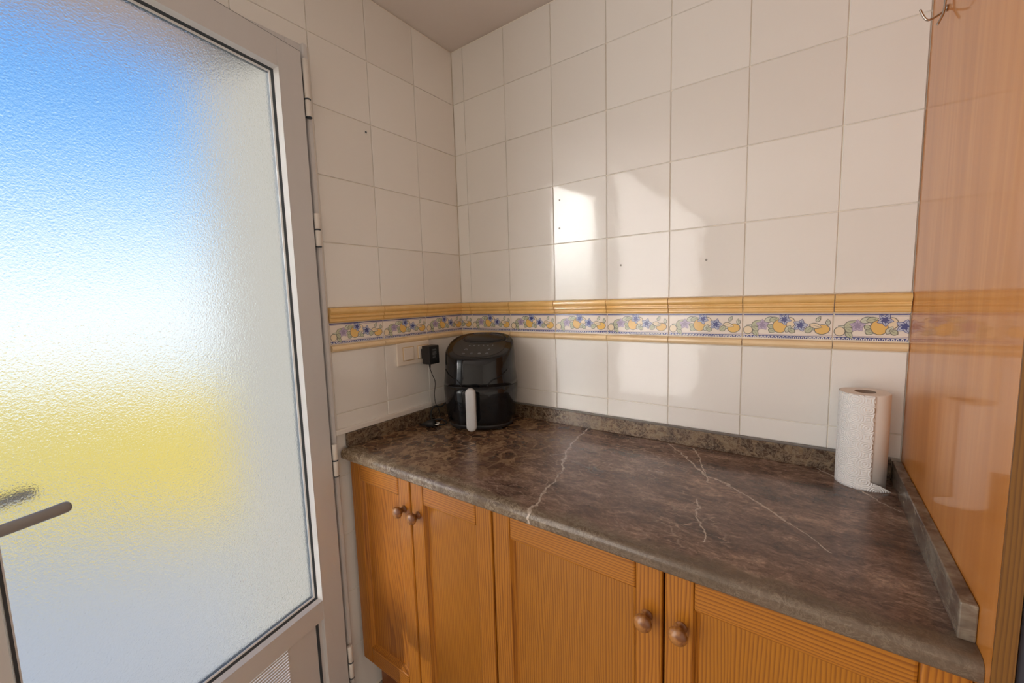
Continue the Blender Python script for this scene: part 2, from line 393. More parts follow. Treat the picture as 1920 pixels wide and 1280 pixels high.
# plaster skin on the outside of the left wall
rv = boxes('reveal', [((-.63, -.690, -.02), (-.05, -.673, Z(.90)))], M_PLASTER, wall_left)
sf = boxes('soffit', [((-.63, -1.56, Z(.875)), (-.101, -.691, Z(.93)))], M_SOFFIT, wall_left)
structure(box('ceiling', (-.62, -4.90, CEIL), (2.75, .16, CEIL+.14), M_CEIL), 'pale ceiling above the corner')
structure(box('floor', (-.012, -4.90, -.05), (2.75, .004, 0), M_FLOOR), 'brown floor at the foot of the cabinets')
structure(box('wall_right', (2.70, -4.90, 0), (2.80, .16, CEIL), M_ROOMWALL), 'room wall behind the tall panel')
structure(box('wall_rear', (-.34, -5.00, 0), (2.80, -4.90, CEIL), M_ROOMWALL), 'room wall behind the viewer')
# outside
structure(box('terrace', (-9, -9, -.08), (-.006, 4, -.02), M_TERRACE), 'pale terrace floor seen blurred through the door glass')
pw = structure(boxes('parapet_wall', [((-4.5, 0, -.02), (1.35, .15, .84))], M_YELLOW), 'yellow terrace wall seen blurred through the door glass')
pw.location = (-1.9, -.25, 0); pw.rotation_euler = (0, 0, math.atan2(.85, 1.1))

# ------------------------------------------------------------------ tiles
G = .0022; _cache = {}
def tile_mesh(w, h):
    k = (round(w, 4), round(h, 4))
    if k not in _cache:
        bm = bmesh.new(); add_box(bm, (G/2, 0, G/2), (w-G/2, TH, h-G/2), .0012, 1); _cache[k] = mesh_from(bm, 'tile', M_TILE)
    return _cache[k]
def lay(parent, name, me, a, z, left):
    """a = place along the wall (x on the back wall, y on the left wall)"""
    tilt = lambda: random.gauss(0, .0016)
    if left: o = obj(name, me, parent, (0, a, Z(z)), (tilt(), tilt()*0, PI/2 + tilt()))
    else: o = obj(name, me, parent, (a, 0, Z(z)), (tilt(), 0, tilt()))
    return o
MOLD = [(.004, 0), (-.003, -.0005), (-.0115, -.002), (-.0150, -.005), (-.0165, -.010), (-.0160, -.015), (-.0135, -.0195), (-.0095, -.0220), (-.0095, -.0240), (-.0118, -.0265),
        (-.0120, -.0300), (-.0090, -.0335), (-.0062, -.0350), (-.0062, -.0372), (-.0080, -.0395), (-.0078, -.0430), (-.0050, -.0468), (.004, -.0474)]
BEAD = [(.004, 0), (-.003, -.0006), (-.0075, -.003), (-.0098, -.0075), (-.0098, -.0125), (-.0075, -.0175), (-.003, -.0204), (.004, -.0210)]
def strip_mesh(prof, w, mat, tag):
    k = (tag, round(w, 4))
    if k not in _cache:
        bm = bmesh.new(); add_prism(bm, prof, G/2, w-G/2); _cache[k] = mesh_from(bm, tag, mat, True)
        _cache[k].set_sharp_from_angle(angle=math.radians(24))
    return _cache[k]
DH = .0670                      # decor tile height
def clip_poly(poly, u0, u1):
    for side, lim in ((1, u0), (-1, u1)):
        out = []
        for i in range(len(poly)):
            a, b = poly[i], poly[(i+1) % len(poly)]
            ia, ib = side*(a[0]-lim) >= 0, side*(b[0]-lim) >= 0
            if ia: out.append(a)
            if ia != ib:
                t = (lim-a[0])/(b[0]-a[0]); out.append((lim, a[1]+(b[1]-a[1])*t))
        poly = out
        if len(poly) < 3: return []
    return poly
def art():
    """(colour, polygon) list in tile units: u 0..200 mm to the right, v 0..67 mm upward"""
    A = []
    def ell(c, cx, cy, rx, ry, rot=0, n=16):
        A.append((c, [(cx + rx*math.cos(t)*math.cos(rot) - ry*math.sin(t)*math.sin(rot), cy + rx*math.cos(t)*math.sin(rot) + ry*math.sin(t)*math.cos(rot)) for t in [2*PI*k/n for k in range(n)]]))
    def leaf(c, x, y, L, w, deg, edge='line'):
        a = math.radians(deg); ca, sa = math.cos(a), math.sin(a)
        def sh(L, w, x, y):
            P = [(L*t, w*math.sin(PI*t**.8)) for t in [k/8 for k in range(9)]] + [(L*t, -w*math.sin(PI*t**.8)) for t in [k/8 for k in range(7, 0, -1)]]
            return [(x+px*ca-py*sa, y+px*sa+py*ca) for px, py in P]
        A.append((edge, sh(L+3.0, w+1.6, x-ca*1.5, y-sa*1.5))); A.append((c, sh(L, w, x, y)))
        A.append((edge, [(x, y), (x+ca*L*.8-sa*.6, y+sa*L*.8+ca*.6), (x+ca*L*.8+sa*.6, y+sa*L*.8-ca*.6)]))
    def fruit(c, x, y, rx, ry, rot=0):
        ell('line', x, y, rx+1.6, ry+1.6, rot); ell(c, x, y, rx, ry, rot)
    def flower(c, edge, x, y, R, rot=0, n=5):
        for k in range(n): leaf(c, x, y, R, R*.31, rot+k*360/n, edge)
        for k in range(n): leaf(edge, x, y, R*.5, R*.09, rot+k*360/n, edge)
        ell(edge, x, y, R*.2, R*.2, 0, 10)
    A.append(('blue', [(0, 62.6), (200, 62.6), (200, 65.8), (0, 65.8)])); A.append(('lilac', [(0, 59.4), (200, 59.4), (200, 60.6), (0, 60.6)]))
    A.append(('blue', [(0, .8), (200, .8), (200, 8.2), (0, 8.2)])); A.append(('lilac', [(0, 10.2), (200, 10.2), (200, 11.2), (0, 11.2)]))
    for k in range(24):
        x = (k+.5)*200/24; P = []
        for t in range(9): a = PI*t/8; P.append((x+3.0*math.cos(a), 3.4+2.9*math.sin(a)))
        P = [(x+3.0, 1.4)] + P + [(x-3.0, 1.4), (x-1.5, 1.4)] + [(x-1.5*math.cos(PI*t/6), 3.2+1.5*math.sin(PI*t/6)) for t in range(7)] + [(x+1.5, 1.4)]
        A.append(('white', P))
    leaf('leaf2', 30, 25, 22, 6, 152); leaf('leaf', 22, 33, 30, 7, 32); leaf('leaf', 26, 22, 20, 5.5, -55)
    fruit('pale', 13, 22, 10, 10.5)
    leaf('leaf', 38, 22, 18, 6, 150); leaf('leaf2', 52, 46, 27, 6.5, 22)
    flower('violet', 'lilac', 47, 36, 15, 90); leaf('leaf', 62, 24, 16, 6, -20); leaf('leaf', 60, 36, 16, 5, -30)
    leaf('leaf', 64, 48, 22, 6, 18)
    fruit('pale', 109, 43, 11, 13); fruit('lemon', 87, 33, 15, 17, .2)
    flower('sky', 'blue', 97, 51, 15, 60)
    leaf('leaf2', 101, 18, 20, 5.5, 60); leaf('leaf', 120, 18, 16, 5.5, 150)
    flower('sky', 'blue', 132, 36, 16.5, 75)
    leaf('leaf2', 150, 30, 26, 7, 12); leaf('leaf', 144, 18, 20, 6.5, 48)
    fruit('lemon', 178, 26, 15, 11.5, .15); leaf('pale', 152, 38, 26, 6, -14); leaf('leaf2', 166, 46, 15, 3.5, 60); leaf('leaf2', 190, 38, 14, 4, 95)
    return A
ART = art(); INKN = list(INK)
def decor_meshes(u0, u1):
    w = u1-u0; k = ('decor', round(u0, 4), round(u1, 4))
    if k not in _cache:
        bm = bmesh.new(); add_box(bm, (G/2, 0, .0006), (w-G/2, TH, DH-.0006), .001, 1); base = mesh_from(bm, 'border_tile', M_DECOR)
        bm = bmesh.new()
        for i, (c, poly) in enumerate(ART):
            P = clip_poly([(x/1000, y/1000) for x, y in poly], u0+.0016, u1-.0016)
            P = [p for p in P if True]
            if len(P) < 3: continue
            yy = -.00008 - i*.000006
            try:
                f_ = bm.faces.new([bm.verts.new((x-u0, yy, min(max(z, .0012), DH-.0012))) for x, z in P]); f_.material_index = INKN.index(c)
            except ValueError: pass
        bmesh.ops.triangulate(bm, faces=bm.faces[:])
        for f_ in bm.faces:
            f_.normal_update()
            if f_.normal.y > 0: f_.normal_flip()
        _cache[k] = (base, mesh_from(bm, 'fruit_print', [INK[n] for n in INKN]))
    return _cache[k]

def tile_column(parent, a, w, left, lower=True, u=None):
    for k in range(5): lay(parent, 'tile', tile_mesh(w, .2), a, .2*k, left)
    if not lower: return
    o = lay(parent, 'border_molding', strip_mesh(MOLD, w, M_OCHRE, 'border_molding'), a, 0, left); o.rotation_euler = (0, 0, PI/2 if left else 0)
    u0 = 0 if u is None else u
    base, prn = decor_meshes(u0, u0+min(w, .2))
    o = lay(parent, 'border_tile', base, a, -.0487-DH, left); o.rotation_euler = (0, 0, PI/2 if left else 0)
    if w > .2: o.scale.x = w/.2
    obj('fruit_print', prn, o)
    o = lay(parent, 'border_bead', strip_mesh(BEAD, w, M_OCHRE_PALE, 'border_bead'), a, -.1182, left); o.rotation_euler = (0, 0, PI/2 if left else 0)
    lay(parent, 'tile', tile_mesh(w, .1990), a, -.3387, left)
    lay(parent, 'tile', tile_mesh(w, .0600), a, -.3987, left)
X0 = .0586
tile_column(wall_back, .0005, X0-.0005, False, True, .1415)
for i in range(6): tile_column(wall_back, X0+.2*i, .2, False)
tile_column(wall_back, X0+1.2, 1.3995-(X0+1.2), False)
YL = -.2057
tile_column(wall_left, YL, .2050, True)
for i in (1, 2): tile_column(wall_left, YL-.2*i, .2, True)
for i in range(3, 8):                                     # over the door
    lay(wall_left, 'tile', tile_mesh(.2, .2), YL-.2*i, .8, True); lay(wall_left, 'tile', tile_mesh(.2, .05), YL-.2*i, .75, True)
for k in range(5): lay(wall_left, 'tile', tile_mesh(.0300, .2), -.6420, -1.343+.2*k, True).location.x = -.0022
# lower, older tiling below the trim, set back a little
for k in range(5):
    for i in range(3):
        lay(wall_left, 'tile', tile_mesh(.2, .2), -.6120+.2*i, -1.3432+.2*k, True).location.x = -.0022
# screw, plugged drill holes
def disc(name, c, rad, axis, mat, parent, t=.0012):
    bm = bmesh.new(); mt = Matrix.Translation(c) @ (Matrix.Rotation(PI/2, 4, 'X') if axis == 'y' else Matrix.Rotation(PI/2, 4, 'Y'))
    add_lathe(bm, [(0, 0), (rad, 0), (rad*.9, t), (0, t)], 12, mt); return obj(name, mesh_from(bm, name, mat, True), parent)
disc('screw_head', (-.0004, -.4261, Z(.5707)), .0042, 'x', M_GASKET, wall_left)
disc('screw_cap', (-.0002, -.4261, Z(.5707)), .0075, 'x', M_TILE, wall_left, .0006)
for x, z, r_ in ((.4821, .253, .0036), (.484, .3495, .0030), (.9611, .1064, .0035), (.7059, .1091, .0030)):
    disc('drill_hole', (x, .0004, Z(z)), r_, 'y', M_HOLE, wall_back)
# white trims of the upper tiling
box('edge_trim', (-.011, -.6165, Z(-.404)), (.0022, -.6058, Z(.750)), M_WHITEPL, wall_left, .0015)
box('edge_trim', (-.011, -.6165, Z(-.4045)), (.0125, -.2062, Z(-.3870)), M_WHITEPL, wall_left, .003, 2)

# ------------------------------------------------------------------ door_1 : fixed frame, leaf, glass
door = bpy.data.objects.new('door_1', None); COL.objects.link(door); door['kind'] = 'structure'; door['label'] = 'white aluminium door with frosted glass, standing ajar'
bm = bmesh.new()
add_box(bm, (-.055, -.6720, 0), (.0035, -.6170, Z(.751)), .002); add_box(bm, (-.055, -.632, 0), (.016, -.6170, Z(.751)), .003)
add_box(bm, (-.055, -1.4600, 0), (.0035, -1.4050, Z(.751)), .002)
add_box(bm, (-.055, -1.4050, Z(.722)), (.0035, -.6720, Z(.751)), .002)
obj('door_frame', mesh_from(bm, 'door_frame', M_ALU), door)
AL = math.radians(-11.0)
leaf = bpy.data.objects.new('door_leaf', None)
# leaf axes: X = away from the hinge, Y = out of the room, Z up; room face at Y = 0
PX = Vector((-math.sin(AL), -math.cos(AL), 0)); PY = Vector((-math.cos(AL), math.sin(AL), 0))
LM = Matrix(((PX.x, PY.x, 0, .025), (PX.y, PY.y, 0, -.63), (0, 0, 1, 0), (0, 0, 0, 1)))
def on_leaf(o): o.matrix_world = LM @ o.matrix_basis; return o
def lbox(name, lo, hi, mat, bev=.001, parent=door, seg=1):
    bm = bmesh.new(); add_box(bm, lo, hi, bev, seg); bm.transform(LM); bmesh.ops.recalc_face_normals(bm, faces=bm.faces[:]); return obj(name, mesh_from(bm, name, mat), parent)
D = .048; ZT, ZB = Z(.715), .012; GT, GB, GL, GR = Z(.641), Z(-.880), .680, .0895
leaf_o = lbox('hinge_stile', (.0155, 0, ZB), (GR, D, ZT), M_ALU)
lbox('lock_stile', (GL, 0, ZB), (.760, D, ZT), M_ALU)
lbox('top_rail', (GR, 0, GT), (GL, D, ZT), M_ALU)
lbox('middle_rail', (GR, 0, Z(-.942)), (GL, D, GB), M_ALU)
lbox('bottom_rail', (GR, 0, ZB), (GL, D, .10), M_ALU)
vx0, vx1, vz1, vz0 = .2040, .3960, Z(-.9465), Z(-.9465)-.185
bm = bmesh.new()
for lo, hi in (((GR, .012, .09), (vx0, .022, Z(-.93))), ((vx1, .012, .09), (GL, .022, Z(-.93))), ((vx0, .012, vz1), (vx1, .022, Z(-.93))), ((vx0, .012, .09), (vx1, .022, vz0))): add_box(bm, lo, hi)
bm.transform(LM); bmesh.ops.recalc_face_normals(bm, faces=bm.faces[:]); obj('lower_panel', mesh_from(bm, 'lower_panel', M_ALU), door)
lbox('panel_gasket', (.1015, .0105, .10), (.1105, .0125, Z(-.942)), M_GASKET, 0)
# glazing bead: sloped white frame with a dark gasket inside it
def bead(name, off0, y0, off1, y1, mat, back):
    bm = bmesh.new()
    o_ = [(GR+off0, GB+off0), (GL-off0, GB+off0), (GL-off0, GT-off0), (GR+off0, GT-off0)]
    i_ = [(GR+off1, GB+off1), (GL-off1, GB+off1), (GL-off1, GT-off1), (GR+off1, GT-off1)]
    vo = [bm.verts.new((x, y0, z)) for x, z in o_]; vi = [bm.verts.new((x, y1, z)) for x, z in i_]
    vb = [bm.verts.new((x, back, z)) for x, z in i_]; vc = [bm.verts.new((x, back, z)) for x, z in o_]
    for a, b in ((vo, vi), (vi, vb), (vb, vc), (vc, vo)):
        for k in range(4): bm.faces.new((a[k], a[(k+1) % 4], b[(k+1) % 4], b[k]))
    bmesh.ops.recalc_face_normals(bm, faces=bm.faces[:]); bm.transform(LM)
    return obj(name, mesh_from(bm, name, mat), door)
bead('glazing_bead', 0, -.0015, .0045, .0140, M_ALU_IN, .0250)
bead('glass_gasket', .0044, .0140, .0100, .0185, M_GASKET, .040)
bead('glass_seal', .0099, .0185, .0130, .0215, M_ALU_IN, .0238)
lbox('gap_shade_strip', (.0150, .0035, ZT-.001), (.7600, .0065, ZT+.0028), M_GASKET, 0)  # dark strips added as the shadow line of the gap round the leaf
lbox('gap_shade_strip', (.0128, .0035, ZB), (.0157, .0065, ZT+.0028), M_GASKET, 0)
gl = lbox('glass_pane', (GR+.006, .024, GB+.006), (GL-.006, .0285, GT-.006), M_GLASS, 0)
# louvre in the lower panel
for k in range(21):
    zz = vz1 + .0030 - k*.0088
    lbox('louvre_slat', (vx0-.001, .0095, zz-.0058), (vx1+.001, .0135, zz), M_ALU, .0005)
def lever(side):
    yy = -1 if side == 'in' else 1; y0 = 0 if side == 'in' else D
    bm = bmesh.new(); hz = Z(-.322)
    add_box(bm, (.705, min(y0, y0+yy*.010), hz-.12), (.740, max(y0, y0+yy*.010), hz+.06), .004, 2)
    add_tube(bm, spline([(.722, y0, hz), (.722, y0+yy*.030, hz), (.716, y0+yy*.047, hz), (.700, y0+yy*.052, hz), (.66, y0+yy*.052, hz+.001), (.620, y0+yy*.050, hz+.002), (.600, y0+yy*.048, hz+.003)], 6),
             [.0095]*30 + [.0098]*4 + [.0092, .0078, .0045], 12)
    bm.transform(LM); bmesh.ops.recalc_face_normals(bm, faces=bm.faces[:])
    return obj('door_handle', mesh_from(bm, 'door_handle', M_HANDLE, True), door)
lever('in'); lever('out')
for (za, zb, zc) in ((.700, .592, .545), (.276, .2295, .182), (-.422, -.4735, -.523), (-1.104, -1.161, -1.215)):
    bm = bmesh.new(); hx, hy = .0255, -.6330
    for a, b in ((za, zb+.0018), (zb-.0018, zc)):
        mt = Matrix.Translation((hx, hy, 0)); add_lathe(bm, [(0, Z(b)), (.0075, Z(b)), (.0082, Z(b)+.001), (.0082, Z(a)-.001), (.0075, Z(a)), (0, Z(a))], 14, mt)
    h = obj('hinge', mesh_from(bm, 'hinge', M_WHITEPL, True), door)
    bm = bmesh.new(); mt = Matrix.Translation((hx, hy, 0)); add_lathe(bm, [(0, Z(zb)-.002), (.0085, Z(zb)-.002), (.0085, Z(zb)+.002), (0, Z(zb)+.002)], 14, mt)
    for zz in (zc,): add_lathe(bm, [(0, Z(zz)-.0025), (.0086, Z(zz)-.0025), (.0086, Z(zz)), (0, Z(zz))], 14, mt)
    obj('hinge_ring', mesh_from(bm, 'hinge_ring', M_GASKET, True), h)

# ------------------------------------------------------------------ cabinets under the counter
YF, YB = -.580, -.5605
def knob(parent, x, z):
    bm = bmesh.new(); mt = Matrix.Translation((x, YF+.001, Z(z))) @ Matrix.Rotation(PI/2, 4, 'X')
    add_lathe(bm, [(0, 0), (.0105, 0), (.0112, .002), (.0100, .004), (.0078, .006), (.0072, .011), (.0085, .0145), (.0110, .0160), (.0118, .0175), (.0112, .0190), (.0150, .0205), (.0168, .0240),
                   (.0168, .0275), (.0150, .0315), (.0105, .0345), (.0050, .0362), (0, .0366)], 24, mt)
    bmesh.ops.recalc_face_normals(bm, faces=bm.faces[:])
    me = mesh_from(bm, 'knob', M_KNOB, True); return obj('knob', me, parent)
def cab_door(parent, x0, x1, kx, kz, pmat=None):
    zt, zb = Z(-.4905), Z(-1.188); sw, rw = .0505, .060
    d = box('door', (x0+sw-.006, YF+.0140, zb+rw-.006), (x1-sw+.006, YB-.0008, zt-rw+.006), pmat or PINE_P, parent)
    def sub(name, lo, hi, mat, bev=.0045):
        bm = bmesh.new(); add_box(bm, (0, 0, 0), tuple(b-a for a, b in zip(lo, hi)), bev, 2)
        o = obj(name, mesh_from(bm, name, mat), d); o.location = tuple(a-b for a, b in zip(lo, d.location)); return o
    sub('stile', (x0, YF, zb), (x0+sw, YB, zt), PINE_V); sub('stile', (x1-sw, YF, zb), (x1, YB, zt), PINE_V)
    sub('rail', (x0+sw+.0002, YF, zt-rw), (x1-sw-.0002, YB, zt), PINE_H); sub('rail', (x0+sw+.0002, YF, zb), (x1-sw-.0002, YB, zb+rw), PINE_H)
    # stepped molding round the sunk panel
    for (o0, y0, o1, y1) in ((-.001, YF+.0022, .0032, YF+.0095), (.0032, YF+.0078, .0082, YF+.0138)):
        bm = bmesh.new(); xa, xb, za, zc = x0+sw, x1-sw, zb+rw, zt-rw
        A = [(xa+o0, za+o0), (xb-o0, za+o0), (xb-o0, zc-o0), (xa+o0, zc-o0)]; B = [(xa+o1, za+o1), (xb-o1, za+o1), (xb-o1, zc-o1), (xa+o1, zc-o1)]
        va = [bm.verts.new((x, y0, z)) for x, z in A]; vb = [bm.verts.new((x, y1, z)) for x, z in B]; vc = [bm.verts.new((x, YF+.0143, z)) for x, z in B]; vd = [bm.verts.new((x, YF+.0143, z)) for x, z in A]
        for p, q in ((va, vb), (vb, vc), (vc, vd), (vd, va)):
            for k in range(4): bm.faces.new((p[k], p[(k+1) % 4], q[(k+1) % 4], q[k]))
        bmesh.ops.recalc_face_normals(bm, faces=bm.faces[:]); bmesh.ops.translate(bm, verts=bm.verts, vec=-Vector(d.location))
        obj('panel_molding', mesh_from(bm, 'panel_molding', PINE_V), d)
    k = knob(d, 0, 0); k.location = Vector((kx, 0, kz)) - Vector(d.location)
    return d
def base_cabinet(name, label, x0, x1, doors):
    t = thing(name, label, 'cabinet', (0, 0, 0), 0, 'base cabinets under the counter')
    zt, zb = Z(-.4825), Z(-1.188)
    bm = bmesh.new()
    add_box(bm, (x0, YB, zb), (x0+.018, -.018, zt)); add_box(bm, (x1-.018, YB, zb), (x1, -.018, zt)); add_box(bm, (x0+.018, YB, zb), (x1-.018, -.018, zb+.018))
    add_box(bm, (x0+.018, -.03, zb+.018), (x1-.018, -.018, zt)); add_box(bm, (x0+.018, YB, zt-.018), (x1-.018, -.018, zt))
    obj('carcass', mesh_from(bm, 'carcass', PINE_D), t)
    box('plinth', (x0, -.515, .0), (x1, -.499, zb), PINE_D, t)
    for dd in doors: cab_door(t, *dd)
    return t
base_cabinet('base_cabinet', 'narrower pine cabinet nearest the glass door, below the air fryer', .0165, .6035, ((.0175, .3040, .2775, -.5835, PINE_C), (.3085, .6010, .3375, -.5845)))
base_cabinet('base_cabinet', 'wider pine cabinet beside the tall orange panel', .6040, 1.3995, ((.6055, 1.0060, .9785, -.5940), (1.0105, 1.3985, 1.0405, -.5900)))

# ------------------------------------------------------------------ countertop
ct = thing('countertop', 'brown marble-look countertop with pale veins and a rounded front edge', 'countertop')
bm = bmesh.new(); zt, zb = Z(-.45), Z(-.4820); prof = [(-.001, zb), (-.001, zt)]
for k in range(9): a = PI/2*k/8; prof.append((-.591-.0145*math.sin(a), zt-.0145+.0145*math.cos(a)))
for k in range(1, 6): a = PI/2*k/5; prof.append((-.5975-.008*math.cos(a), zb+.008-.008*math.sin(a)))
add_prism(bm, prof[::-1], .0120, 1.3995)
sl = obj('worktop', mesh_from(bm, 'worktop', M_MARBLE, False), ct)
def upstand(lo, hi, mat, label):
    o = box('upstand', lo, hi, mat, None, .0018, 2); o['label'] = label; o['category'] = 'upstand'; o['group'] = 'upstands round the countertop'; return o
up = upstand((.0175, -.0175, Z(-.45)), (1.3815, -.0005, Z(-.4000)), M_SPLASH, 'long brown marble-look upstand along the back tiled wall')
upstand((.0005, -.5790, Z(-.45)), (.0175, -.0005, Z(-.4050)), M_SPLASH, 'short brown upstand under the wall switch, beside the glass door')
upstand((1.3820, -.5700, Z(-.45)), (1.3995, -.0180, Z(-.3985)), M_SPLASH_R, 'brown upstand with pale streaks against the orange wood panel')
ss = box('sealing_strip', (.0180, -.0165, Z(-.4000)), (1.3810, -.0002, Z(-.3968)), M_SEAL, None, .001); ss.location -= up.location; ss.parent = up

# ------------------------------------------------------------------ tall panel and the dark appliance beyond it
tp = thing('wood_panel', 'tall orange wood panel standing at the right end of the counter', 'panel', (1.40, -.31, 0))
o = box('panel_board', (0, -.3095, 0), (.0185, .3095, CEIL-.002), M_BOARD, tp)
o = box('edge_strip', (0, -.3125, 0), (.0185, -.3096, CEIL-.002), PINE_E, tp, .0006, label='striped pine front edge')
fr = thing('tall_appliance', 'dark grey edge of a tall unit behind the striped pine panel edge', 'appliance', (1.72, -.30, 0))
for nm, lo, hi, b in (('body', (1.421, -.575, .02), (2.02, -.01, 1.95), .004), ('door', (1.421, -.622, .03), (2.02, -.580, 1.94), .006), ('foot', (1.45, -.55, 0), (1.99, -.05, .019), 0)):
    o = box(nm, lo, hi, M_FRIDGE, None, b); o.location -= Vector((1.72, -.30, 0)); o.parent = fr

# ------------------------------------------------------------------ switch and socket on the left wall
sw = thing('wall_switch', 'ivory double wall plate with a rocker switch and a socket below the tile border', 'switch', (0, -.28, Z(-.18)))
def wbox(name, lo, hi, mat, parent, bev=.001, seg=2, org=(0, -.28, Z(-.18))):
    o = box(name, lo, hi, mat, None, bev, seg); o.location -= Vector(org); o.parent = parent; return o
wbox('cover_plate', (0, -.3590, Z(-.2215)), (.0095, -.2030, Z(-.1380)), M_SWITCH, sw, .003)
wbox('rocker_rim', (.0080, -.3345, Z(-.2060)), (.0103, -.2815, Z(-.1540)), M_SWITCH_LINE, sw, .0008)
wbox('rocker', (.0085, -.3318, Z(-.2033)), (.0135, -.2842, Z(-.1567)), M_SWITCH, sw, .0022)
wbox('socket_rim', (.0080, -.2640, Z(-.2060)), (.0103, -.2110, Z(-.1540)), M_SWITCH_LINE, sw, .0008)
wbox('socket', (.0085, -.2615, Z(-.2033)), (.0150, -.2135, Z(-.1567)), M_SWITCH, sw, .0022)

# ------------------------------------------------------------------ power adapter and cables
def curve_pts(l, n=10): return spline(l, n)
ad = thing('power_adapter', 'black plug-in power adapter in the wall socket with a thin cable hanging down', 'adapter', (.04, -.235, Z(-.19)))
AO = (.04, -.235, Z(-.19))
wbox('body', (.0260, -.2580, Z(-.2250)), (.0660, -.2070, Z(-.1555)), M_BLACKM, ad, .0028, 2, AO)
wbox('plug_neck', (.0152, -.2530, Z(-.2060)), (.0262, -.2180, Z(-.1680)), M_BLACKM, ad, .002, 2, AO)
bm = bmesh.new(); random.seed(3)
for k, (z_, w) in enumerate(((-.170, .018), (-.1735, .021), (-.179, .020), (-.1825, .016), (-.186, .021), (-.1895, .018), (-.194, .014), (-.199, .016), (-.202, .012))):
    y = -.2415
    while y < -.2415+w:
        L = random.uniform(.0015, .005); add_box(bm, (.0659, y, Z(z_)), (.06625, min(y+L, -.2415+w), Z(z_)+.0017)); y += L+.0009
for lo, hi in (((.0659, -.2270, Z(-.2090)), (.06625, -.2215, Z(-.2080))), ((.0659, -.2270, Z(-.2040)), (.06625, -.2215, Z(-.2030)))): add_box(bm, lo, hi)
bmesh.ops.translate(bm, verts=bm.verts, vec=-Vector(AO)); obj('label_print', mesh_from(bm, 'label_print', M_LABEL), ad)
zc = Z(-.45)+.0022
pts = curve_pts([(.046, -.240, Z(-.222)), (.046, -.240, Z(-.240)), (.050, -.236, Z(-.262)), (.052, -.222, Z(-.300)), (.044, -.222, Z(-.345)), (.040, -.214, Z(-.385)), (.046, -.205, Z(-.412)), (.052, -.205, Z(-.440)), (.060, -.215, zc), (.068, -.245, zc),
                 (.056, -.285, zc), (.038, -.292, zc), (.034, -.262, zc), (.052, -.238, zc), (.074, -.252, zc+.003), (.066, -.290, zc+.003), (.044, -.306, zc), (.032, -.285, zc)])
pts = [p-Vector(AO) for p in pts]; tube('cable', pts, .0014, M_CABLE, ad, 6)
bm = bmesh.new(); add_tube(bm, [Vector((.046, -.240, Z(-.221)))-Vector(AO), Vector((.046, -.240, Z(-.232)))-Vector(AO), Vector((.0465, -.2395, Z(-.244)))-Vector(AO)], [.0042, .0036, .0018], 8); obj('strain_relief', mesh_from(bm, 'strain_relief', M_BLACKM, True), ad)

# ------------------------------------------------------------------ air fryer
FX, FY = .222, -.150; FN = Vector((.466, -.885, 0)).normalized()
frot = math.atan2(FN.y, FN.x) + PI/2          # local -Y = front
fry = thing('air_fryer', 'glossy black air fryer with a silver grey basket handle in the corner', 'air fryer', (FX, FY, Z(-.45)), frot)
def sq(t, hw, hd, n=2.6):
    c, s_ = math.cos(t), math.sin(t)
    return hw*math.copysign(abs(c)**(2/n), c), hd*math.copysign(abs(s_)**(2/n), s_)
NS = 56
# height, half width, half depth
PROF = [(.004, .104, .098), (.008, .116, .108), (.022, .122, .112), (.060, .128, .115), (.110, .133, .117), (.134, .1345, .1175), (.160, .134, .1172), (.210, .128, .114), (.260, .123, .110), (.300, .119, .107)]
def dims(h):
    for (a, w0, d0), (b, w1, d1) in zip(PROF, PROF[1:]):
        if h <= b: t = (h-a)/(b-a); return w0+(w1-w0)*t, d0+(d1-d0)*t
    return PROF[-1][1:]
def topz(y): return .296 + .36*y              # local y, front is -y: slanted top
def loft(name, hs, mat, parent, top=False, cap=True, grow=0):
    bm = bmesh.new(); rings = []
    for h in hs:
        w, d = dims(h); rings.append([bm.verts.new((*sq(2*PI*k/NS, w+grow, d+grow), h)) for k in range(NS)])
    if top:
        for (ins, dz) in ((0, -.006), (.0035, -.0015), (.009, 0)):
            ring = []
            for k in range(NS):
                w, d = dims(.255); x, y = sq(2*PI*k/NS, w-ins, d-ins); ring.append(bm.verts.new((x, y, topz(y)+dz)))
            rings.append(ring)
    for a, b in zip(rings, rings[1:]):
        for k in range(NS): bm.faces.new((a[k], a[(k+1) % NS], b[(k+1) % NS], b[k]))
    if cap: bm.faces.new(rings[0][::-1]); bm.faces.new(rings[-1])
    return obj(name, mesh_from(bm, name, mat, True), parent)
loft('base', [.004, .008, .015, .022], M_BLACKM, fry)
loft('basket_drawer', [.0225, .035, .060, .085, .110, .134, .1565], M_BLACK, fry)
loft('seam_gap', [.1555, .1605], M_BLACKM, fry, grow=-.003)
body = loft('housing', [.1597, .172, .185, .205, .222], M_BLACK, fry, top=True)
